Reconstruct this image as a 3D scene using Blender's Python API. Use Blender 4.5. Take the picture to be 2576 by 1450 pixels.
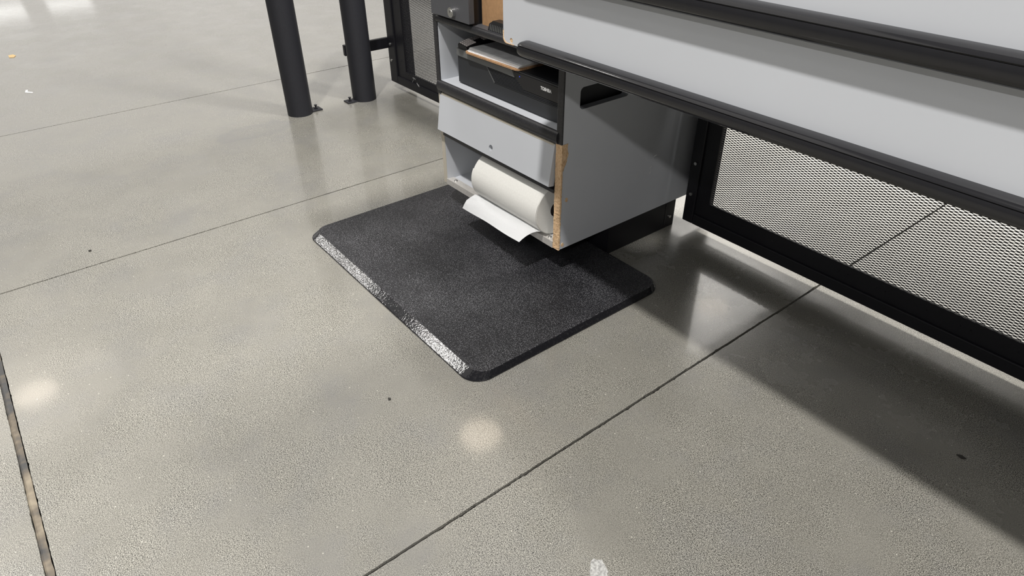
import bpy, bmesh, math, random
import numpy as np
from mathutils import Vector, Matrix
random.seed(7)
S = bpy.context.scene
for o in list(bpy.data.objects): bpy.data.objects.remove(o)
C = S.collection

# ------------------------------------------------------------------ camera
cam = bpy.data.objects.new('camera', bpy.data.cameras.new('camera')); C.objects.link(cam)
cam.data.sensor_width = 36.0
cam.data.lens = 36.0*1689.6/2576
cam.data.clip_start = 0.02
RX, RY, RZ = (0.6208114, 0.78394399, -0.00500152), (0.44155023, -0.3549245, -0.82405218), (-0.64778592, 0.50937257, -0.56649183)
cam.matrix_world = Matrix(((RX[0], -RY[0], -RZ[0], 0), (RX[1], -RY[1], -RZ[1], 0), (RX[2], -RY[2], -RZ[2], 0.9), (0, 0, 0, 1)))
S.camera = cam
# ------------------------------------------------------------------ light and exposure
S.view_settings.view_transform = 'Standard'; S.view_settings.look = 'None'
S.view_settings.gamma = 1.0; S.view_settings.use_curve_mapping = False
S.view_settings.exposure = 0.1
W = bpy.data.worlds.new('hall'); S.world = W; W.use_nodes = True
W.node_tree.nodes['Background'].inputs[0].default_value = (1.0, 0.985, 0.96, 1)
W.node_tree.nodes['Background'].inputs[1].default_value = 0.10
ROOF = 4.2
def lamp(x, y, power, size=0.34, col=(1.0, 0.97, 0.93), z=ROOF):
    d = bpy.data.lights.new('disk_lamp', 'AREA'); d.shape = 'DISK'; d.size = size; d.energy = power; d.color = col
    o = bpy.data.objects.new('disk_lamp', d); C.objects.link(o); o.location = (x, y, z)
def light_panel(x0, x1, y0, y1, lum, col=(1.0, 0.965, 0.91), up=0.4):
    d = bpy.data.lights.new('light_panel', 'AREA'); d.shape = 'RECTANGLE'; d.size = x1-x0; d.size_y = y1-y0
    d.energy = lum*math.pi*(x1-x0)*(y1-y0); d.color = col
    o = bpy.data.objects.new('light_panel', d); C.objects.link(o); o.location = ((x0+x1)/2, (y0+y1)/2, ROOF+up)
# lamp row above the lane, a second row further out, one lamp beyond the counter
lamp(-0.4, -0.7, 180, 0.2); lamp(3.1, -0.7, 110, 0.2)
for lx in (-8.14, -7.09, -5.38, -4.96): lamp(lx, -1.64, 9.0, 0.26)  # small lamps added for highlights along the mat's front bevel
lamp(-4.2, -4.3, 12); lamp(3.1, -4.3, 190)
lamp(-0.95, 1.75, 70, 0.3, z=2.4); lamp(3.1, 1.6, 120, 0.2)  # the low one is added to brighten the floor behind the partition
lamp(-7.5, -0.75, 3.2, 0.42, (1.0, 0.87, 0.72))
for lx, ly in ((-3.96, 2.7), (-3.9, 6.34)): lamp(lx, ly, 3.5, 0.42, (1.0, 0.84, 0.66))
# two bright fittings far down the hall
for x0, x1, y0, y1 in ((-32.3, -30.3, 0.8, 2.15), (-32.4, -30.6, 2.9, 4.35)): light_panel(x0, x1, y0, y1, 2.6, (1, 1, 0.98), 0.3)
lamp(-7.6, -0.75, 8.0, 1.7, (1.0, 0.93, 0.82), ROOF+0.1)  # wide dim disk added for a halo round the warm lamp's reflection
# unseen panels added for fill and floor reflections, in place of a bright ceiling
light_panel(-15.0, -6.3, -4.0, 5.6, 0.42)
light_panel(-46.0, -15.0, -4.0, 5.6, 0.8)
light_panel(-15.0, -6.3, 8.5, 14.0, 2.6)
light_panel(-46.0, -15.0, 5.6, 14.0, 0.9)
light_panel(-6.3, -2.3, -4.0, 2.9, 0.65)
light_panel(-5.3, -3.7, 5.8, 7.7, 13.0)
light_panel(-9.0, -1.0, 9.0, 16.0, 3.6)

# ------------------------------------------------------------------ materials
def new_mat(name):
    m = bpy.data.materials.new(name); m.use_nodes = True
    return m, m.node_tree, m.node_tree.nodes['Principled BSDF']
def N(t, kind, **kw):
    n = t.nodes.new(kind)
    for k, v in kw.items():
        if k in n.inputs.keys(): n.inputs[k].default_value = v
        else: setattr(n, k, v)
    return n
def ramp(t, fac, stops):
    r = t.nodes.new('ShaderNodeValToRGB'); e = r.color_ramp.elements
    while len(e) < len(stops): e.new(0.5)
    for el, (p, c) in zip(e, stops):
        el.position = p; el.color = c if len(c) == 4 else (*c, 1)
    t.links.new(fac, r.inputs[0]); return r
def mixc(t, fac, a, b, mode='MIX'):
    m = t.nodes.new('ShaderNodeMix'); m.data_type = 'RGBA'; m.blend_type = mode
    for sock, v in ((m.inputs[0], fac), (m.inputs[6], a), (m.inputs[7], b)):
        if hasattr(v, 'is_output'): t.links.new(v, sock)
        else: sock.default_value = v if not isinstance(v, tuple) or len(v) == 4 else (*v, 1)
    return m.outputs[2]
def mth(t, op, a, b=0.5):
    m = t.nodes.new('ShaderNodeMath'); m.operation = op
    for s, v in zip(m.inputs, (a, b)):
        if hasattr(v, 'is_output'): t.links.new(v, s)
        else: s.default_value = v
    return m.outputs[0]
def bump(t, p, h, strength, dist=0.001, sock='Normal'):
    b = N(t, 'ShaderNodeBump', Strength=strength, Distance=dist); t.links.new(h, b.inputs['Height']); t.links.new(b.outputs[0], p.inputs[sock])
def wpos(t):
    return t.nodes.new('ShaderNodeNewGeometry').outputs['Position']
def noise(t, vec, scale, detail=2.0, rough=0.5):
    n = N(t, 'ShaderNodeTexNoise', Scale=scale, Detail=detail, Roughness=rough); t.links.new(vec, n.inputs['Vector']); return n.outputs['Fac']
def plain(name, col, rough=0.5, metal=0.0, grain=0.0, gscale=300.0, relief=0.0, spec=0.5):
    m, t, p = new_mat(name); p.inputs['Roughness'].default_value = rough; p.inputs['Metallic'].default_value = metal
    p.inputs['Specular IOR Level'].default_value = spec
    v = wpos(t); n = noise(t, v, gscale, 3)
    g = max(grain, 0.02)
    lo = tuple(max(0, c*(1-g)) for c in col); hi = tuple(min(1, c*(1+g)) for c in col)
    r = ramp(t, n, [(0.3, lo), (0.7, hi)]); t.links.new(r.outputs[0], p.inputs['Base Color'])
    if relief: bump(t, p, n, relief)
    return m

# polished concrete
def concrete():
    m, t, p = new_mat('polished_concrete'); v = wpos(t)
    big = noise(t, v, 1.6, 4, 0.6); mid = noise(t, v, 7.0, 4, 0.6)
    fine = noise(t, v, 520.0, 2, 0.6); grit = noise(t, v, 880.0, 1, 0.5)
    vor = N(t, 'ShaderNodeTexVoronoi', Scale=240.0); t.links.new(v, vor.inputs['Vector'])
    base = ramp(t, big, [(0.3, (0.178, 0.172, 0.150)), (0.7, (0.232, 0.224, 0.198))]).outputs[0]
    base = mixc(t, 0.55, base, ramp(t, mid, [(0.3, (0.168, 0.163, 0.145)), (0.72, (0.238, 0.230, 0.205))]).outputs[0])
    grp = ramp(t, noise(t, v, 5.5, 4, 0.65), [(0.48, (0,)*3), (0.72, (1,)*3)]).outputs[0]
    base = mixc(t, mth(t, 'MULTIPLY', grp, 0.5), base, (0.165, 0.165, 0.168, 1))
    # exposed sand: dark pits and pale grains, worn smooth in patches
    wear = ramp(t, noise(t, v, 4.2, 3, 0.65), [(0.36, (0.2,)*3), (0.56, (1,)*3)]).outputs[0]
    dark = ramp(t, fine, [(0.40, (0.20,)*3), (0.54, (1,)*3)]).outputs[0]
    pale = ramp(t, grit, [(0.54, (0,)*3), (0.68, (1,)*3)]).outputs[0]
    c2 = mixc(t, 1.0, base, dark, 'MULTIPLY'); c2 = mixc(t, mth(t, 'MULTIPLY', pale, 0.85), c2, (0.70, 0.68, 0.60, 1))
    col = mixc(t, wear, base, c2)
    peb = ramp(t, vor.outputs['Color'], [(0.90, (0,)*3), (0.93, (1,)*3)]).outputs[0]
    edge = ramp(t, vor.outputs['Distance'], [(0.20, (1,)*3), (0.34, (0,)*3)]).outputs[0]
    col = mixc(t, mth(t, 'MULTIPLY', mth(t, 'MULTIPLY', peb, edge), 0.6), col, (0.66, 0.64, 0.56, 1))
    # old grey scuff ring beside the post
    sep = t.nodes.new('ShaderNodeSeparateXYZ'); t.links.new(v, sep.inputs[0])
    dx = mth(t, 'DIVIDE', mth(t, 'ADD', sep.outputs[0], 2.39), 0.075); dy = mth(t, 'DIVIDE', mth(t, 'SUBTRACT', sep.outputs[1], 0.715), 0.15)
    rr = mth(t, 'ADD', mth(t, 'SQRT', mth(t, 'ADD', mth(t, 'MULTIPLY', dx, dx), mth(t, 'MULTIPLY', dy, dy))), mth(t, 'MULTIPLY', mth(t, 'SUBTRACT', noise(t, v, 18.0, 4), 0.5), 0.9))
    ring = ramp(t, rr, [(0.0, (0.25,)*3), (0.45, (0.4,)*3), (0.8, (0.85,)*3), (1.05, (0,)*3)]).outputs[0]
    col = mixc(t, mth(t, 'MULTIPLY', ring, 0.45), col, (0.15, 0.15, 0.155, 1))
    t.links.new(col, p.inputs['Base Color'])
    rgh = ramp(t, mid, [(0.3, (0.20,)*3), (0.7, (0.32,)*3)]).outputs[0]
    t.links.new(rgh, p.inputs['Roughness'])
    p.inputs['Coat Weight'].default_value = 0.6; p.inputs['Coat Roughness'].default_value = 0.075
    bump(t, p, fine, 0.06, 0.0004)
    return m
M = {}
M['floor'] = concrete()
M['joint'] = plain('joint_grime', (0.011, 0.010, 0.010), 0.85, grain=0.4, gscale=120, relief=0.5)
def filler():
    m, t, p = new_mat('joint_filler'); v = wpos(t)
    c = ramp(t, noise(t, v, 9.0, 4, 0.7), [(0.38, (0.06, 0.06, 0.06)), (0.5, (0.13, 0.11, 0.085)), (0.62, (0.25, 0.215, 0.16))])
    t.links.new(c.outputs[0], p.inputs['Base Color']); p.inputs['Roughness'].default_value = 0.7
    bump(t, p, noise(t, v, 90, 3), 0.6, 0.002); return m
M['filler'] = filler()
def laminate(name, col):
    m, t, p = new_mat(name); v = wpos(t)
    r = ramp(t, noise(t, v, 3.0, 3), [(0.3, tuple(c*0.97 for c in col)), (0.7, tuple(min(1, c*1.03) for c in col))])
    t.links.new(r.outputs[0], p.inputs['Base Color']); p.inputs['Roughness'].default_value = 0.55
    bump(t, p, noise(t, v, 900, 2), 0.06, 0.0004); return m
M['grey'] = laminate('grey_laminate', (0.535, 0.556, 0.592))
M['beige'] = laminate('beige_edge', (0.50, 0.46, 0.38))
M['trim'] = plain('black_trim', (0.022, 0.022, 0.025), 0.42, grain=0.35, gscale=260, relief=0.15)
M['rail'] = plain('gloss_black_vinyl', (0.016, 0.016, 0.018), 0.10, grain=0.04, gscale=60, relief=0.01)
M['powder'] = plain('black_powder_coat', (0.008, 0.008, 0.011), 0.42, grain=0.3, gscale=700, relief=0.08, spec=0.45)
M['bollard'] = plain('charcoal_paint', (0.0125, 0.013, 0.017), 0.55, grain=0.3, gscale=500, relief=0.12, spec=0.4)
M['dark'] = plain('black_plastic', (0.014, 0.014, 0.016), 0.38, grain=0.2, gscale=900, relief=0.05)
M['terminal'] = plain('charcoal_plastic', (0.022, 0.024, 0.028), 0.5, grain=0.15, gscale=900, relief=0.06)
M['gloss'] = plain('gloss_black_plastic', (0.010, 0.010, 0.012), 0.25)
M['lid'] = plain('dark_grey_plastic', (0.13, 0.135, 0.135), 0.5)
M['drawer'] = plain('dark_grey_steel', (0.075, 0.077, 0.085), 0.5, grain=0.08, gscale=400, relief=0.05)
M['chrome'] = plain('chrome', (0.75, 0.75, 0.75), 0.18, 1.0)
M['alu'] = plain('dull_aluminium', (0.62, 0.60, 0.57), 0.38, 0.35, grain=0.08, gscale=200)
M['steel'] = plain('steel_screw', (0.55, 0.55, 0.53), 0.35, 0.9)
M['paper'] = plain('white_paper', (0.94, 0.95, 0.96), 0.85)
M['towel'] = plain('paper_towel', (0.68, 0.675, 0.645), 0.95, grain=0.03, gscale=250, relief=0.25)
M['sheet_grey'] = plain('printed_form', (0.74, 0.75, 0.77), 0.7, grain=0.12, gscale=45)
M['core'] = plain('towel_core', (0.02, 0.015, 0.012), 0.9)
M['card'] = plain('brown_cardboard', (0.42, 0.245, 0.12), 0.85, grain=0.10, gscale=120, relief=0.1)
M['cork'] = plain('brown_hardboard', (0.40, 0.235, 0.12), 0.85, grain=0.3, gscale=300, relief=0.3)
def chipboard():
    m, t, p = new_mat('raw_chipboard'); v = wpos(t)
    mp = N(t, 'ShaderNodeMapping'); mp.inputs['Scale'].default_value = (1, 1, 0.45); t.links.new(v, mp.inputs[0])
    c = ramp(t, noise(t, mp.outputs[0], 330, 4, 0.7), [(0.30, (0.30, 0.16, 0.07)), (0.42, (0.66, 0.43, 0.24)), (0.6, (0.80, 0.58, 0.36))])
    t.links.new(c.outputs[0], p.inputs['Base Color']); p.inputs['Roughness'].default_value = 0.95
    bump(t, p, noise(t, v, 400, 4, 0.7), 0.8, 0.002); return m
M['chip'] = chipboard()
def pebbled(name, strength, scale, r0, tip):
    m, t, p = new_mat(name); v = wpos(t)
    n1 = noise(t, v, scale, 2, 0.55); w = noise(t, v, 6.0, 3, 0.6)
    p.inputs['Roughness'].default_value = r0
    k = ramp(t, mth(t, 'ADD', n1, mth(t, 'MULTIPLY', mth(t, 'SUBTRACT', w, 0.5), 0.22)), [(0.545, (0,)*3), (0.66, (1,)*3)]).outputs[0]
    t.links.new(mixc(t, k, (0.010, 0.010, 0.012, 1), (tip, tip, tip*1.08, 1)), p.inputs['Base Color'])
    bump(t, p, n1, strength, 0.0012); return m
M['mat_top'] = pebbled('pebbled_rubber', 0.9, 520.0, 0.36, 0.15)
M['mat_edge'] = pebbled('smooth_rubber', 0.16, 200.0, 0.06, 0.018)
def emit(name, col, s):
    m, t, p = new_mat(name); p.inputs['Emission Color'].default_value = (*col, 1); p.inputs['Emission Strength'].default_value = s
    p.inputs['Base Color'].default_value = (*[c*0.2 for c in col], 1); return m
M['led'] = emit('blue_led', (0.05, 0.08, 1.0), 0.6)
M['print'] = plain('white_print', (0.78, 0.78, 0.78), 0.6)
M['key'] = plain('pale_keys', (0.80, 0.74, 0.73), 0.6)
M['residue'] = plain('white_residue', (0.33, 0.33, 0.32), 0.8, grain=0.4, gscale=260)
M['scuff'] = plain('pale_scuff', (0.5, 0.5, 0.5), 0.7)
M['crumb'] = plain('dark_crumb', (0.03, 0.028, 0.025), 0.9)
M['leaf'] = plain('yellow_scrap', (0.75, 0.55, 0.28), 0.8)

# ------------------------------------------------------------------ builders
ORG = {}
def thing(name, label, cat, loc, group=None):
    o = bpy.data.objects.new(name, None); C.objects.link(o); o.empty_display_size = 0.05
    o.location = loc; o['label'] = label; o['category'] = cat
    if group: o['group'] = group
    ORG[o.name] = Vector(loc); return o
def obj(name, bm, mat, parent=None, smooth=False, label=None):
    """link bm (world coordinates) as one mesh object"""
    me = bpy.data.meshes.new(name)
    org = ORG[parent.name] if parent else Vector((0, 0, 0))
    if parent: bmesh.ops.translate(bm, verts=bm.verts, vec=-org)
    bmesh.ops.recalc_face_normals(bm, faces=bm.faces)
    bm.to_mesh(me); bm.free()
    for mm in (mat if isinstance(mat, (list, tuple)) else [mat]): me.materials.append(M[mm])
    if smooth:
        me.shade_smooth()
        me.set_sharp_from_angle(angle=math.radians(40))
    o = bpy.data.objects.new(name, me); C.objects.link(o)
    if parent: o.parent = parent; ORG[o.name] = org
    if label: o['label'] = label
    return o
def tag(o, label, cat, group=None, kind=None):
    o['label'] = label; o['category'] = cat
    if group: o['group'] = group
    if kind: o['kind'] = kind
    return o
def recenter(o):
    """put a one-mesh thing's origin at its base"""
    vs = [v.co for v in o.data.vertices]
    c = Vector(((min(v.x for v in vs)+max(v.x for v in vs))/2, (min(v.y for v in vs)+max(v.y for v in vs))/2, min(v.z for v in vs)))
    o.data.transform(Matrix.Translation(-c)); o.location = c; return o
def box(x0, x1, y0, y1, z0, z1, bev=0.0, seg=2, bm=None):
    b2 = bmesh.new()
    r = bmesh.ops.create_cube(b2, size=1)
    bmesh.ops.scale(b2, verts=b2.verts, vec=(x1-x0, y1-y0, z1-z0))
    bmesh.ops.translate(b2, verts=b2.verts, vec=((x0+x1)/2, (y0+y1)/2, (z0+z1)/2))
    if bev: bmesh.ops.bevel(b2, geom=b2.edges[:], offset=bev, segments=seg, profile=0.5, affect='EDGES')
    if bm is None: return b2
    me = bpy.data.meshes.new('t'); b2.to_mesh(me); b2.free(); bm.from_mesh(me); bpy.data.meshes.remove(me); return bm
def cyl(p0, p1, r, seg=24, r2=None, bm=None, caps=True):
    bm = bm or bmesh.new()
    p0, p1 = Vector(p0), Vector(p1); d = p1-p0
    m = Matrix.Translation((p0+p1)/2) @ d.to_track_quat('Z', 'Y').to_matrix().to_4x4()
    bmesh.ops.create_cone(bm, cap_ends=caps, segments=seg, radius1=r, radius2=r if r2 is None else r2, depth=d.length, matrix=m)
    return bm
def prism(pts, vec, holes=()):
    """flat polygon (3D points) with holes, extruded along vec"""
    bm = bmesh.new(); vec = Vector(vec)
    if not holes:
        f = bm.faces.new([bm.verts.new(p) for p in pts]); faces = [f]
    else:
        edges = []
        for loop in [pts, *holes]:
            vs = [bm.verts.new(p) for p in loop]
            edges += [bm.edges.new((vs[i], vs[(i+1) % len(vs)])) for i in range(len(vs))]
        bmesh.ops.triangle_fill(bm, use_beauty=True, edges=edges); faces = bm.faces[:]
    r = bmesh.ops.extrude_face_region(bm, geom=faces)
    bmesh.ops.translate(bm, verts=[e for e in r['geom'] if isinstance(e, bmesh.types.BMVert)], vec=vec)
    return bm
def rrect(u0, u1, v0, v1, r, n=6):
    out = []
    for cx, cy, a0 in ((u1-r, v1-r, 0), (u0+r, v1-r, 90), (u0+r, v0+r, 180), (u1-r, v0+r, 270)):
        for k in range(n+1):
            a = math.radians(a0+90*k/n); out.append((cx+r*math.cos(a), cy+r*math.sin(a)))
    return out
def sweep_x(profile, x0, x1, dome=0.0):
    """closed yz profile swept along x"""
    bm = bmesh.new(); n = len(profile)
    cy = sum(p[0] for p in profile)/n; cz = sum(p[1] for p in profile)/n
    rings = []
    st = [(x0, 1.0), (x1, 1.0)]
    if dome: st = [(x0, 0.80), (x0+dome*0.35, 0.93), (x0+dome, 1.0), (x1, 1.0)]
    for x, s in st: rings.append([bm.verts.new((x, cy+(y-cy)*s, cz+(z-cz)*s)) for y, z in profile])
    for a, b in zip(rings, rings[1:]):
        for i in range(n): bm.faces.new((a[i], a[(i+1) % n], b[(i+1) % n], b[i]))
    bm.faces.new(rings[0][::-1]); bm.faces.new(rings[-1]); return bm

# ------------------------------------------------------------------ floor: slabs with sawn joints
fb = box(-9, 3.5, -6, 9, -0.12, -0.014)
floor = obj('floor', fb, 'joint'); tag(floor, 'polished grey concrete floor with sawn joints', 'floor', kind='structure')
ORG[floor.name] = Vector((0, 0, 0))
def slab(x0, x1, y0, y1, jit):
    rnd = random.Random(int((x0*7+y0*13)*1000) & 0xffff)
    pts = []
    def run(a, b, nrm, fine):
        a, b = Vector(a), Vector(b); n = max(2, int((b-a).length/(0.006 if fine else 1.0)))
        off = 0
        for i in range(n):
            off = 0.75*off+rnd.uniform(-1, 1)*jit*(1 if fine else 0)
            extra = jit*2.2 if fine and rnd.random() < 0.05 else 0
            if i == 0: off = extra = 0
            pts.append(a+(b-a)*i/n+Vector(nrm)*(abs(off)*0.8+extra))
    near = lambda v: -3.2 < v < 0.9
    run((x0, y0, 0), (x1, y0, 0), (0, 1, 0), near(x0) or near(x1))
    run((x1, y0, 0), (x1, y1, 0), (-1, 0, 0), near(x1))
    run((x1, y1, 0), (x0, y1, 0), (0, -1, 0), near(x0) or near(x1))
    run((x0, y1, 0), (x0, y0, 0), (1, 0, 0), near(x0))
    return obj('slab', prism(pts, (0, 0, -0.014)), 'floor', floor)
JX = [(-9, 0), (-2.915, 0.0017), (-1.763, 0.0019), (-0.582, 0.0021), (0.60, 0.002), (3.5, 0)]
JY = [(-6, 0), (-0.178, 0.0065), (9, 0)]
for (xa, ga), (xb, gb) in zip(JX, JX[1:]):
    for (ya, ha), (yb, hb) in zip(JY, JY[1:]):
        slab(xa+ga, xb-gb, ya+ha, yb-hb, 0.0006)
fil = bmesh.new(); rnd = random.Random(3)
prev = None
for i in range(260):
    x = -3.2+i*0.016; z = -0.0022+rnd.uniform(-0.0012, 0.0012)
    row = [fil.verts.new((x, -0.178+s*0.0068+rnd.uniform(-0.0006, 0.0006), z-(0.0015 if abs(s) > 0.9 else 0))) for s in (-0.95, -0.45, 0.15, 0.72)]
    if prev:
        for k in range(3): fil.faces.new((prev[k], prev[k+1], row[k+1], row[k]))
    prev = row
obj('joint_filler', fil, 'filler', floor)

# ------------------------------------------------------------------ mesh partitions
def expanded(x0, x1, z0, z1, y, LW=0.0157, SW=0.0058):
    nx = int((x1-x0)/LW); nz = int((z1-z0)/(SW/2))
    cx, cz = [], []
    for j in range(nz):
        xs = x0+LW/2+np.arange(nx)*LW+(LW/2 if j % 2 else 0)
        cx.append(xs); cz.append(np.full(nx, z0+SW/2+j*SW/2))
    cx, cz = np.concatenate(cx), np.concatenate(cz); n = len(cx)
    a, b, c, t = LW*0.415, SW*0.295, LW*0.15, 0.0012
    off = [(LW/2, 0, 0), (0, 0, SW/2), (-LW/2, 0, 0), (0, 0, -SW/2)]
    inn = [(a, 0), (c, b), (-c, b), (-a, 0), (-c, -b), (c, -b)]
    off += [(u, -0.0004, w) for u, w in inn]+[(u, t, w) for u, w in inn]
    off = np.array(off)
    V = np.empty((n, 16, 3)); V[:, :, 0] = cx[:, None]+off[:, 0]; V[:, :, 1] = y+off[:, 1]; V[:, :, 2] = cz[:, None]+off[:, 2]
    F = [(0, 1, 5, 4), (1, 2, 7, 6), (2, 3, 8, 7), (3, 0, 4, 9), (1, 6, 5), (3, 9, 8)]+[(4+i, 4+(i+1) % 6, 10+(i+1) % 6, 10+i) for i in range(6)]
    loops = np.concatenate([np.array(f) for f in F]); sizes = np.array([len(f) for f in F])
    base = (np.arange(n)*16)[:, None]
    L = (base+loops[None, :]).ravel()
    st = np.concatenate([[0], np.cumsum(sizes)[:-1]]); ST = ((np.arange(n)*len(loops))[:, None]+st[None, :]).ravel()
    return V.reshape(-1, 3), L, ST
def add_expanded(parent, *args):
    V, L, ST = expanded(*args); V = V-np.array(ORG[parent.name])
    me = bpy.data.meshes.new('expanded_mesh')
    me.vertices.add(len(V)); me.vertices.foreach_set('co', V.ravel().astype(np.float32))
    me.loops.add(len(L)); me.loops.foreach_set('vertex_index', L.astype(np.int32))
    me.polygons.add(len(ST)); me.polygons.foreach_set('loop_start', ST.astype(np.int32))
    me.update(calc_edges=True); me.validate()
    me.materials.append(M['powder'])
    o = bpy.data.objects.new('expanded_mesh', me); C.objects.link(o); o.parent = parent; o['kind'] = 'stuff'; return o
YF = 1.338
def partition(label, x0, x1, z0, z1, wo, wi, wb, wbi, legs):
    p = thing('mesh_partition', label, 'partition', ((x0+x1)/2, YF+0.02, 0), 'mesh partition panels')
    D = 0.032
    # angle-iron outer frame, mitred, with a flat clamping bar inside it
    obj('upright', box(x0, x0+wo, YF, YF+0.085, z0, z1, 0.0025), 'powder', p)  # extra depth added at the back to keep light off the cabinet side
    obj('upright', box(x1-wo, x1, YF, YF+D, z0, z1, 0.0025), 'powder', p)
    obj('bottom_rail', box(x0+wo, x1-wo, YF, YF+D, z0, z0+wb, 0.0025), 'powder', p)
    obj('top_rail', box(x0+wo, x1-wo, YF, YF+D, z1-wb, z1, 0.0025), 'powder', p)
    for a, b, c, d in ((x0+wo, x0+wo+wi, z0+wb, z1-wb), (x1-wo-wi, x1-wo, z0+wb, z1-wb), (x0+wo+wi, x1-wo-wi, z0+wb, z0+wb+wbi), (x0+wo+wi, x1-wo-wi, z1-wb-wbi, z1-wb)):
        obj('clamping_bar', box(a, b, YF+0.006, YF+0.011, c, d), 'powder', p)
    add_expanded(p, x0+wo+wi-0.012, x1-wo-wi+0.012, z0+wb+wbi-0.008, z1-wb-wbi+0.008, YF+0.013)
    # rivets
    bmr = bmesh.new(); k = 0
    x = x0+wo+0.06
    while x < min(x1-wo, x0+1.3):
        for q in (0, 0.020):
            bmesh.ops.create_icosphere(bmr, subdivisions=1, radius=0.0022, matrix=Matrix.Translation((x+q, YF+0.006, z0+wb+0.022)))
        x += 0.085
    z = z0+0.1
    while z < z1-0.1:
        bmesh.ops.create_icosphere(bmr, subdivisions=1, radius=0.0022, matrix=Matrix.Translation((x0+wo+wi*0.55, YF+0.006, z))); z += 0.11
    obj('rivets', bmr, 'powder', p)['kind'] = 'stuff'
    for lx in legs:
        obj('foot', box(lx-0.015, lx+0.015, YF+0.004, YF+0.028, 0, z0+0.002), 'powder', p)
    return p
pr = partition('black expanded-metal panel under the grey counter, right of the cabinet', -0.964, 0.62, 0.031, 0.70, 0.032, 0.039, 0.029, 0.042, [0.56])
obj('light_stop', box(-0.9955, -0.964, 1.386, 1.410, 0.08, 0.70), 'powder', pr)  # unseen strip added to block a light leak beside the cabinet
for z in (0.197, 0.112):
    obj('bolt', cyl((-0.948, YF-0.003, z), (-0.948, YF, z), 0.0042, 12), 'steel', pr)
pl = partition('black expanded-metal panel beside the two posts, left of the cabinet', -2.505, -1.485, 0.030, 0.66, 0.055, 0.062, 0.032, 0.030, [-1.56])
for z in (0.182, 0.118):
    obj('bolt', cyl((-2.485, YF-0.003, z), (-2.485, YF, z), 0.005, 12), 'steel', pl)
obj('tie_bar', box(-2.519, -2.503, 1.148, YF+0.03, 0.163, 0.204, 0.002), 'powder', pl)
# lint caught on the left panel's bottom rail
lint = bmesh.new(); rnd = random.Random(5)
for cx in (-2.33, -2.28):
    q = Vector((cx, YF-0.002, 0.066))
    for i in range(7):
        q2 = q+Vector((rnd.uniform(-0.012, 0.012), 0, rnd.uniform(-0.006, 0.008))); cyl(q, q2, 0.0004, 5, bm=lint); q = q2
obj('lint', lint, 'scuff', pl)['kind'] = 'stuff'

# ------------------------------------------------------------------ bollards
def bollard(label, x, y, s):
    b = thing('bollard', label, 'post', (x, y, 0), 'charcoal posts')
    r = 0.0465
    p = bmesh.new(); cyl((x, y, 0.0), (x, y, 1.0), r, 48, bm=p)
    obj('post', p, 'bollard', b, smooth=True)
    ya = y+s*(r-0.006); yb = y+s*(r+0.036)
    obj('base_tab', box(x-0.020, x+0.022, min(ya, yb), max(ya, yb), 0, 0.005, 0.001), 'bollard', b)
    yc = y+s*(r+0.018)
    bo = cyl((x, yc, 0.005), (x, yc, 0.008), 0.008, 6); cyl((x, yc, 0.008), (x, yc, 0.017), 0.003, 10, bm=bo); cyl((x, yc, 0.014), (x, yc, 0.019), 0.004, 10, r2=0.0065, bm=bo)
    obj('anchor_bolt', bo, 'powder', b)
    return b
bollard('charcoal round post standing free, bolted to the floor', -2.462, 0.912, 1)
bollard('charcoal round post tied by a short bar to the mesh panel', -2.458, 1.184, -1)

# ------------------------------------------------------------------ cabinet
XL, XR, YC, ZB = -1.478, -0.996, 0.924, 0.077
YBK = 1.40
cab = thing('checkout_cabinet', 'grey laminate cabinet with open shelves, black trim and a chipped corner', 'cabinet', ((XL+XR)/2, 1.15, 0))
slot = [(XR, u, v) for u, v in rrect(0.968, 1.118, 0.4055, 0.453, 0.010)]
side = prism([(XR, YC, ZB), (XR, YBK, ZB), (XR, YBK, 0.525), (XR, YC, 0.525)], (-0.019, 0, 0), [slot])
sp = obj('side_panel', side, 'grey', cab, label='grey side panel with a rounded slot')
obj('side_panel', box(XL, XL+0.015, YC, YBK, ZB, 0.525), 'grey', cab)
obj('edge_strip', box(XL, XL+0.0147, YC-0.0015, YC, ZB, 0.329), 'beige', cab, label='beige unfinished front edge')
obj('back_panel', box(XL+0.015, XR-0.019, YBK-0.012, YBK, ZB, 0.525), 'grey', cab)
obj('bottom_shelf', box(XL+0.015, XR-0.019, YC+0.002, YBK-0.012, ZB+0.001, 0.0865), 'grey', cab)
obj('middle_shelf', box(XL+0.015, XR-0.019, YC, YBK-0.012, 0.345, 0.365), 'grey', cab)
obj('top_shelf', box(XL+0.015, XR-0.019, YC, YBK-0.012, 0.509, 0.525), 'drawer', cab)
obj('bin_floor', box(XL+0.015, XR-0.019, YC+0.006, YBK-0.012, 0.226, 0.234), 'dark', cab)
def bullnose(z0, z1, depth, y):
    n = 9; zc, r = (z0+z1)/2, (z1-z0)/2
    return [(y, z1)]+[(y-depth*math.cos(math.radians(a)), zc+r*math.sin(math.radians(a))) for a in np.linspace(78, -78, n)]+[(y, z0)]
# black edge trims
obj('shelf_trim', sweep_x(bullnose(0.336, 0.3655, 0.009, YC), XL+0.004, XR-0.012), 'trim', cab, smooth=True)
obj('shelf_trim', sweep_x(bullnose(0.508, 0.5255, 0.006, YC), XL+0.014, XR-0.016), 'trim', cab, smooth=True)
obj('upright_trim', box(XR-0.0175, XR+0.0008, YC-0.004, YC, 0.338, 0.5255, 0.0015), 'trim', cab)
obj('upright_trim', box(XL-0.0008, XL+0.0155, YC-0.004, YC, 0.329, 0.5255, 0.0015), 'trim', cab)
obj('bin_lip', box(XL+0.016, XR-0.019, YC-0.006, YC+0.006, 0.219, 0.2275, 0.001), 'trim', cab)
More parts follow.
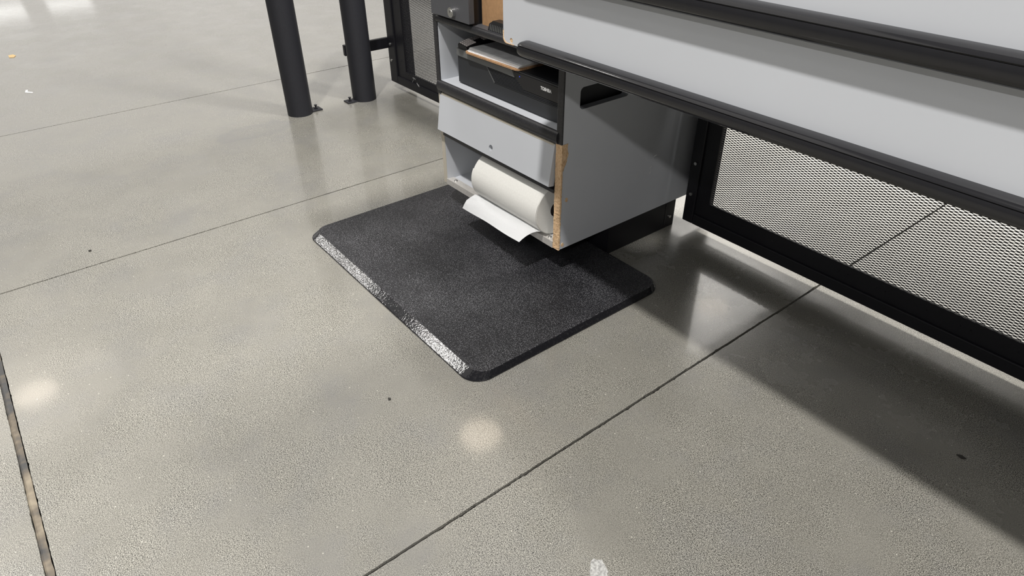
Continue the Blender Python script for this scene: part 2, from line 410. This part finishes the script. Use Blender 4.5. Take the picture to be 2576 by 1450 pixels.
# aluminium angle under the towel bay
ang = box(XL+0.015, XR-0.02, YC-0.003, YC, 0.0745, 0.0915); box(XL+0.015, XR-0.02, YC, YC+0.021, 0.0865, 0.0885, bm=ang)
an = obj('metal_angle', ang, 'alu', cab)
for x in (XL+0.040, XR-0.045):
    obj('screw', cyl((x, YC+0.011, 0.0885), (x, YC+0.011, 0.0915), 0.005, 12, r2=0.0035), 'steel', an)
# tilt-out bin front with a finger hole
th = math.atan2(0.016, 0.100)
def binpt(u, v, d=0):   # u along x, v up from the hinge top, d depth behind the face
    return (u, YC-0.002-0.016*v/0.1+d*math.cos(th), 0.333-v+d*math.sin(th)*-1)
bx0, bx1, bh = XL+0.009, XR-0.0235, 0.0965
outer = [binpt(bx0, 0), binpt(bx1, 0), binpt(bx1, bh), binpt(bx0, bh)]
hole = [binpt(-1.2375+0.0075*math.cos(a), 0.0755+0.0075*math.sin(a)) for a in np.linspace(0, 2*math.pi, 21)[:-1]]
bd = obj('bin_front', prism(outer, Vector(binpt(0, 0, 0.016))-Vector(binpt(0, 0, 0)), [hole]), 'grey', cab)
te = bmesh.new()
tp = [binpt(bx0+0.006, -0.0004), binpt(bx1-0.003, -0.0004), binpt(bx1-0.003, 0.0034), binpt(bx0+0.006, 0.0034)]
obj('raw_top_edge', prism([Vector(p)+Vector((0, -0.0006, 0)) for p in tp], (0, 0.006, 0)), 'beige', bd, label='cream unfinished top edge')
# damaged chipboard edge, low on the right front corner
rnd = random.Random(11); raw = bmesh.new(); prev = None
nz = 66
for i in range(nz+1):
    z = ZB-0.0005+(0.3395-ZB)*i/nz
    w = 0.0016+rnd.uniform(-0.0008, 0.0012)
    if z > 0.275:
        s = (z-0.275)/0.062; w += 0.013*math.sin(min(1, max(0, s*1.2))*math.pi*0.62)*(0.85+0.3*rnd.random())
    e = rnd.uniform(0, 0.0012)
    row = [raw.verts.new(p) for p in ((XR-0.0185-e, YC+0.004, z), (XR-0.0185-e, YC-0.0022-rnd.uniform(0, 0.0009), z), (XR-0.009, YC-0.0024-rnd.uniform(0, 0.0012), z), (XR+0.0008, YC-0.002-rnd.uniform(0, 0.001), z), (XR+0.001+rnd.uniform(0, 0.0007), YC+w*0.5, z), (XR+0.0006, YC+w, z), (XR-0.001, YC+w, z))]
    if prev:
        for k in range(6): raw.faces.new((prev[k], prev[k+1], row[k+1], row[k]))
    prev = row
obj('chipped_edge', raw, 'chip', cab, label='raw tan chipboard edge with a torn corner')
def chipspot(y, z, r, seed):
    rn = random.Random(seed)
    return prism([(XR+0.0006, y+r*(0.7+0.5*rn.random())*math.cos(a), z+r*1.2*(0.7+0.5*rn.random())*math.sin(a)) for a in np.linspace(0, 2*math.pi, 10)[:-1]], (-0.001, 0, 0))
obj('chipped_spot', chipspot(0.941, 0.203, 0.0048, 1), 'chip', cab)
obj('chipped_spot', chipspot(0.934, 0.088, 0.0045, 2), 'chip', cab)
sc = bmesh.new(); rnd = random.Random(9)
for (y, z, n_) in ((1.240, 0.232, 5), (1.225, 0.205, 5), (1.200, 0.200, 4), (1.175, 0.200, 2), (0.955, 0.118, 2)):
    q = Vector((XR+0.0002, y, z))
    for i in range(n_):
        q2 = q+Vector((0, rnd.uniform(-0.006, 0.006), rnd.uniform(-0.008, 0.004))); cyl(q, q2, 0.0005, 5, bm=sc); q = q2
obj('scuffs', sc, 'scuff', cab)['kind'] = 'stuff'
# recessed black plinth
pk = obj('plinth', box(XL+0.012, XR-0.001, 1.092, 1.344, 0, ZB), 'powder', cab)
obj('plinth_seam', box(XR-0.0012, XR, 1.306, 1.309, 0.01, ZB-0.005), 'trim', pk)
obj('bolt', cyl((XR-0.001, 1.326, 0.03), (XR+0.002, 1.326, 0.03), 0.004, 10), 'steel', pk)

# ------------------------------------------------------------------ counter
YP, XC, CT = 0.770, -1.000, 1.04
ctr = thing('checkout_counter', 'long grey checkout counter with two black bumper rails', 'counter', (-0.1, 1.05, 0))
pz = 0.577
corner = [(XC, YP, CT)]+[(XC, YP, pz+0.012)]+[(XC+0.010*(1-math.cos(a)), YP, pz+0.010*(1-math.sin(a))) for a in np.linspace(0.2, math.pi/2, 6)]+[(0.95, YP, pz), (0.95, YP, CT)]
hole = [(-0.977+0.0042*math.cos(a), YP, 0.5835+0.0045*math.sin(a)) for a in np.linspace(0, 2*math.pi, 13)[:-1]]
obj('front_panel', prism(corner, (0, 0.018, 0), [hole]), 'grey', ctr)
# raw board showing at the chipped corner and the screw hole
rnd = random.Random(4)
pts = [(XC-0.0006, pz+0.020), (XC-0.0004, pz+0.011)]+[(XC+0.010*(1-math.cos(a))-0.0005, pz+0.010*(1-math.sin(a))-0.0006) for a in np.linspace(0.25, math.pi/2, 6)]+[(XC+0.030, pz-0.0006)]
inn = [(x+0.0014+0.0012*rnd.random(), z+0.0012+0.001*rnd.random()) for x, z in pts[::-1]]
obj('chipped_corner', prism([(x, YP-0.0006, z) for x, z in pts+inn], (0, 0.016, 0)), 'chip', ctr)
obj('screw_hole', prism([(-0.977+0.0055*math.cos(a)*(0.8+0.4*rnd.random()), YP+0.0008, 0.5835+0.005*math.sin(a)) for a in np.linspace(0, 2*math.pi, 13)[:-1]], (0, 0.004, 0)), 'chip', ctr)
obj('underside', box(XC+0.002, 0.95, YP+0.018, 1.33, 0.600, 0.618), 'dark', ctr)
obj('end_panel', box(XC, XC+0.018, YP+0.018, 1.33, 0.600, CT-0.02), 'grey', ctr)
obj('back_panel', box(XC+0.018, 0.95, 1.312, 1.33, 0.618, CT-0.02), 'grey', ctr)
obj('worktop', box(XC-0.004, 0.95, YP-0.004, 1.336, CT-0.02, CT, 0.003), 'grey', ctr)
def rail(z0, z1, x0, x1):
    h = z1-z0; d = 0.020
    pr_ = [(0, 1.0), (0.35, 0.985), (0.58, 0.945), (0.76, 0.88), (0.87, 0.80), (0.915, 0.745), (0.83, 0.725), (0.83, 0.695), (0.945, 0.67), (0.985, 0.58), (1.0, 0.45), (0.99, 0.32), (0.95, 0.2), (0.88, 0.1), (0.76, 0.03), (0.6, 0.0), (0.0, 0.0)]
    return sweep_x([(YP-d*u, z0+h*v) for u, v in pr_], x0, x1, 0.012)
obj('bumper_rail', rail(0.5675, 0.5935, -0.938, 0.95), 'rail', ctr, smooth=True)
obj('bumper_rail', rail(0.6945, 0.7255, -0.938, 0.95), 'rail', ctr, smooth=True)

# ------------------------------------------------------------------ cash drawer on the cabinet top
cd = thing('cash_drawer', 'dark grey steel cash drawer with a round chrome lock', 'drawer', (-1.385, 1.05, 0.525))
obj('case', box(-1.462, -1.318, 0.926, 1.30, 0.5252, 0.64), 'dark', cd)
obj('drawer_front', box(-1.466, -1.309, 0.910, 0.926, 0.530, 0.645, 0.0012), 'drawer', cd)
lk = obj('lock', cyl((-1.371, 0.910, 0.5475), (-1.371, 0.9015, 0.5475), 0.0112, 24), 'chrome', cd, smooth=True)
lb = bmesh.new(); cyl((-1.371, 0.9018, 0.5475), (-1.371, 0.9003, 0.5475), 0.0070, 24, bm=lb); obj('lock_barrel', lb, 'steel', lk)
obj('keyway', box(-1.3717, -1.3703, 0.8998, 0.9008, 0.5475, 0.5515), 'dark', lk)
# brown carton and ribbed tray beside it
cb = thing('cardboard_carton', 'brown cardboard carton standing between cash drawer and counter', 'box', (-1.18, 1.05, 0.525))
obj('carton_wall', box(-1.311, -1.04, 0.949, 0.953, 0.5252, 0.66), 'card', cb)
obj('carton_wall', box(-1.311, -1.307, 0.953, 1.20, 0.5252, 0.66), 'card', cb)
obj('carton_wall', box(-1.044, -1.04, 0.953, 1.20, 0.5252, 0.66), 'card', cb)
obj('carton_wall', box(-1.307, -1.044, 1.196, 1.20, 0.5252, 0.66), 'card', cb)
obj('carton_base', box(-1.307, -1.044, 0.953, 1.196, 0.5252, 0.530), 'card', cb)
tr = thing('ribbed_tray', 'black ribbed plastic tray in front of the brown carton', 'tray', (-1.15, 0.937, 0.525))
tb = prism([(-1.262, 0.928, 0.5252), (-1.05, 0.928, 0.5252), (-1.05, 0.928, 0.548), (-1.242, 0.928, 0.548), (-1.256, 0.928, 0.540)], (0, 0.019, 0))
obj('tray_body', tb, 'dark', tr)
for k in range(10):
    x = -1.252+k*0.0062
    obj('rib', prism([(x, 0.928, 0.527), (x+0.0024, 0.928, 0.527), (x+0.0036, 0.928, 0.540), (x+0.0028, 0.928, 0.540)], (0, -0.0025, 0)), 'lid', tr)

# ------------------------------------------------------------------ terminal in the cubby
YT = 0.948
tm = thing('checkout_terminal', 'flat black checkout terminal with a ribbed vent in the cubby', 'terminal', (-1.22, 1.1, 0.365))
obj('body', box(-1.414, -1.022, YT+0.002, 1.26, 0.3672, 0.4515, 0.001), 'terminal', tm)
obj('base', box(-1.402, -1.030, YT+0.006, 1.25, 0.3652, 0.3675), 'dark', tm)
obj('front_bezel', prism([(-1.417, YT, 0.369), (-1.022, YT, 0.369), (-1.022, YT, 0.401), (-1.268, YT, 0.401), (-1.296, YT, 0.433), (-1.417, YT, 0.433)], (0, 0.006, 0)), 'terminal', tm)
obj('lid_edge', prism([(-1.418, YT-0.003, 0.4345), (-1.189, YT-0.003, 0.4335), (-1.199, YT-0.003, 0.4500), (-1.418, YT-0.003, 0.4515)], (0, 0.05, 0)), 'lid', tm)
obj('gloss_panel', prism([(-1.187, YT-0.001, 0.4325), (-1.158, YT-0.001, 0.4125), (-1.022, YT-0.001, 0.4125), (-1.022, YT-0.001, 0.4455), (-1.190, YT-0.001, 0.4455)], (0, 0.006, 0)), 'gloss', tm)
obj('groove_bar', box(-1.19, -1.022, YT-0.001, YT+0.004, 0.4465, 0.4500), 'terminal', tm)
vg = box(-1.300, -1.022, YT+0.0005, YT+0.003, 0.401, 0.4335)
obj('vent_recess', vg, 'dark', tm)
for k in range(10):
    z = 0.4025+k*0.0031
    x0 = -1.2665-(z-0.4025)*0.93; x1 = -1.024 if k < 3 else -1.1585-(z-0.4125)*1.4
    obj('vent_rib', box(x0, x1, YT-0.0012, YT+0.002, z, z+0.0014), 'terminal', tm)
obj('vent_edge', prism([(-1.2675, YT-0.0012, 0.4005), (-1.2655, YT-0.0012, 0.4025), (-1.2945, YT-0.0012, 0.433), (-1.2965, YT-0.0012, 0.433)], (0, 0.004, 0)), 'lid', tm)
obj('status_light', cyl((-1.172, YT-0.0016, 0.4385), (-1.172, YT, 0.4385), 0.0012, 10), 'led', tm)
fc = bpy.data.curves.new('lettering', 'FONT'); fc.body = 'TOSHIBA'; fc.size = 0.0100; fc.offset = 0.00028; fc.extrude = 0.0002; fc.align_x = 'CENTER'
fo = bpy.data.objects.new('tmp', fc); C.objects.link(fo); bpy.context.view_layer.update()
me = bpy.data.meshes.new_from_object(fo.evaluated_get(bpy.context.evaluated_depsgraph_get())); bpy.data.objects.remove(fo)
w_ = max(v.co.x for v in me.vertices)-min(v.co.x for v in me.vertices)
me.transform(Matrix.Scale(0.036/w_, 4, (1, 0, 0)))
me.transform(Matrix.Translation((-1.081, YT-0.0014, 0.4285)) @ Matrix.Rotation(math.pi/2, 4, 'X')); me.transform(Matrix.Translation(-ORG[tm.name]))
me.materials.clear(); me.materials.append(M['print'])
lt = bpy.data.objects.new('lettering', me); C.objects.link(lt); lt.parent = tm

# clipboard with papers on the terminal
ZT = 0.4518
cl = thing('clipboard', 'brown clipboard with a sheaf of white papers on the terminal', 'clipboard', (-1.29, 0.98, ZT))
CB = Matrix.Translation((-1.372, 0.933, ZT)) @ Matrix.Rotation(math.radians(1.5), 4, 'Z')
def loc(bm): bmesh.ops.transform(bm, matrix=CB, verts=bm.verts); return bm
obj('board', loc(prism([(u, v, 0.0002) for u, v in rrect(0, 0.205, 0, 0.22, 0.016)], (0, 0, 0.0035))), 'cork', cl)
rnd = random.Random(2)
for k in range(7):
    a = 0.008+rnd.uniform(-0.002, 0.004); z = 0.0038+k*0.0011
    q = [(a, 0.006+k*0.0012, z), (0.198+k*0.0012, 0.0045+rnd.uniform(0, 0.002), z), (0.204, 0.21, z), (a, 0.21, z)]
    obj('sheet', loc(prism(q, (0, 0, 0.0007))), 'paper', cl)
obj('top_form', loc(prism([(0.012, 0.014, 0.0118), (0.205, 0.011, 0.0118), (0.205, 0.205, 0.0118), (0.03, 0.205, 0.0118)], (0, 0, 0.0006))), 'sheet_grey', cl)
# keypad
kp = thing('handheld_keypad', 'small black keypad with rows of pale keys behind the papers', 'keypad', (-1.395, 1.0, ZT))
KM = Matrix.Translation((-1.378, 0.949, ZT)) @ Matrix.Rotation(math.radians(93), 4, 'Z')
def kloc(bm): bmesh.ops.transform(bm, matrix=KM, verts=bm.verts); return bm
kb = bmesh.new(); rings = []
for i in range(9):
    u = 0.105*i/8; zz = 0.004+0.011*math.sin(math.pi*(0.12+0.62*i/8)); rings.append([kb.verts.new((u, v, w)) for v, w in ((0, 0.0005), (0, zz-0.002), (0.003, zz), (0.032, zz+0.004), (0.035, zz+0.002), (0.035, 0.0005))])
for a, b in zip(rings, rings[1:]):
    for i in range(6): kb.faces.new((a[i], a[(i+1) % 6], b[(i+1) % 6], b[i]))
kb.faces.new(rings[0]); kb.faces.new(rings[-1])
obj('keypad_body', kloc(kb), 'dark', kp)
for i in range(17):
    for j in range(4):
        u = 0.003+i*0.0060; zz = 0.004+0.011*math.sin(math.pi*(0.12+0.62*(u+0.002)/0.105)); v = 0.0035+j*0.0075
        if i in (5, 6, 7, 8) and j < 2: continue
        obj('key', kloc(box(u, u+0.0040, v, v+0.0052, zz-0.001+v*0.138, zz+0.0022+v*0.138)), 'key', kp)

# ------------------------------------------------------------------ paper towel roll
RX0, RX1, RY_, RZ_, RR = -1.305, -1.048, 0.960, 0.1525, 0.0640
tw = thing('paper_towel_roll', 'white paper towel roll with a loose sheet hanging out', 'paper towel', ((RX0+RX1)/2, RY_, 0.0885))
rb = bmesh.new(); nseg = 64; r0 = 0.019
ro = [[rb.verts.new((x, RY_+r*math.cos(a), RZ_+r*math.sin(a))) for a in np.linspace(0, 2*math.pi, nseg+1)[:-1]] for x, r in ((RX0, r0), (RX0, RR-0.002), (RX0+0.002, RR), (RX1-0.002, RR), (RX1, RR-0.002), (RX1, r0))]
for a, b in zip(ro, ro[1:]+ro[:1]):
    for i in range(nseg): rb.faces.new((a[i], a[(i+1) % nseg], b[(i+1) % nseg], b[i]))
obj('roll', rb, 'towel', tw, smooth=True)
cc = bmesh.new(); cyl((RX0+0.002, RY_, RZ_), (RX1-0.004, RY_, RZ_), r0+0.0003, 32, bm=cc); obj('core', cc, 'core', tw)
# seam of the outer ply
sm = bmesh.new(); a0 = math.radians(152)
rs = [[sm.verts.new((x, RY_+(RR+0.0006)*math.cos(a), RZ_+(RR+0.0006)*math.sin(a))) for a in np.linspace(a0, a0+math.radians(105), 16)] for x in (RX0, RX1)]
for i in range(15): sm.faces.new((rs[0][i], rs[0][i+1], rs[1][i+1], rs[1][i]))
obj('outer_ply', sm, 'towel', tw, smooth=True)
PL = [(0.962, 0.0886), (0.945, 0.0895), (0.930, 0.0955), (0.917, 0.1035), (0.905, 0.1070), (0.893, 0.1045), (0.882, 0.0965), (0.874, 0.0875), (0.868, 0.0785)]
PR = [(0.962, 0.0886), (0.947, 0.0905), (0.933, 0.0990), (0.917, 0.1075), (0.900, 0.1130), (0.884, 0.1150), (0.869, 0.1130), (0.856, 0.1085), (0.846, 0.1030)]
sh = bmesh.new(); grid = []
for i in range(13):
    f = i/12; x = RX0+(RX1-RX0)*f; row = []
    for k, (a, b) in enumerate(zip(PL, PR)):
        wv = 0.0012*math.sin(f*9+k*0.5)*(k/8)
        row.append(sh.verts.new((x+(-0.006 if k > 5 else 0)*(1-f), a[0]+(b[0]-a[0])*f, a[1]+(b[1]-a[1])*f+wv)))
    grid.append(row)
for a, b in zip(grid, grid[1:]):
    for k in range(8): sh.faces.new((a[k], a[k+1], b[k+1], b[k]))
bmesh.ops.solidify(sh, geom=sh.faces[:], thickness=0.0012)
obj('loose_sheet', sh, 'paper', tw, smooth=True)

# ------------------------------------------------------------------ floor mat
mt = thing('floor_mat', 'black pebbled rubber mat in front of the cabinet', 'mat', (-1.19, 0.81, 0))
mx0, mx1, my0, my1 = -1.571, -0.806, 0.537, 1.088
def loop(side, front, z, r): return [(u, v, z) for u, v in rrect(mx0+side, mx1-side, my0+front, my1-side, r, 10)]
bb = bmesh.new(); rings = [[bb.verts.new(p) for p in loop(*q)] for q in ((0.0, 0.0, 0.0, 0.045), (0.0, 0.0, 0.0025, 0.045), (0.001, 0.001, 0.0035, 0.044), (0.008, 0.0205, 0.0145, 0.034))]
n = len(rings[0])
for a, b in zip(rings, rings[1:]):
    for i in range(n): bb.faces.new((a[i], a[(i+1) % n], b[(i+1) % n], b[i]))
obj('bevelled_border', bb, 'mat_edge', mt)
tt = bmesh.new(); f1 = [tt.verts.new(p) for p in loop(0.008, 0.0205, 0.0145, 0.034)]; f2 = [tt.verts.new(p) for p in loop(0.011, 0.0235, 0.0150, 0.032)]
for i in range(n): tt.faces.new((f1[i], f1[(i+1) % n], f2[(i+1) % n], f2[i]))
tt.faces.new(f2); obj('tread_surface', tt, 'mat_top', mt)

# ------------------------------------------------------------------ bits on the floor
def scrap(name, label, cat, x, y, pts, h, mat):
    o = obj(name, prism([(x+a, y+b, 0.0002) for a, b in pts], (0, 0, h)), mat); recenter(o); return tag(o, label, cat)
scrap('paper_scrap', 'tiny bent white paper scrap on the open floor', 'scrap', -3.415, 0.136, [(-0.03, -0.006), (0.0, -0.012), (0.026, 0.010), (0.020, 0.014), (-0.004, -0.003), (-0.028, 0.002)], 0.002, 'paper')
scrap('yellow_scrap', 'tiny yellowish scrap on the floor near the far left', 'scrap', -4.08, 0.156, [(-0.025, -0.012), (0.02, -0.014), (0.03, 0.004), (0.0, 0.016), (-0.028, 0.008)], 0.002, 'leaf')
scrap('dark_crumb', 'small dark crumb on the floor near the left joint', 'crumb', -1.846, 0.063, [(-0.004, -0.002), (0.003, -0.003), (0.005, 0.002), (-0.001, 0.004)], 0.002, 'crumb')
scrap('dark_crumb', 'small dark crumb on the floor just below the mat', 'crumb', -0.8816, 0.394, [(-0.004, -0.001), (0.002, -0.003), (0.004, 0.001), (0.0, 0.003)], 0.002, 'crumb')
scrap('dark_crumb', 'dark flake on the shaded floor under the counter', 'crumb', -0.141, 1.093, [(-0.007, -0.001), (0.002, -0.004), (0.008, 0.002), (0.0, 0.004)], 0.0015, 'crumb')
rnd = random.Random(8)
scrap('tape_residue', 'pale patch of tape residue at the lower edge of the floor', 'residue', -0.373, 0.452, [(0.021*(0.75+0.4*rnd.random())*math.cos(a)-0.010*math.sin(a), 0.017*(0.75+0.4*rnd.random())*math.sin(a)) for a in np.linspace(0, 2*math.pi, 23)[:-1]], 0.0004, 'residue')
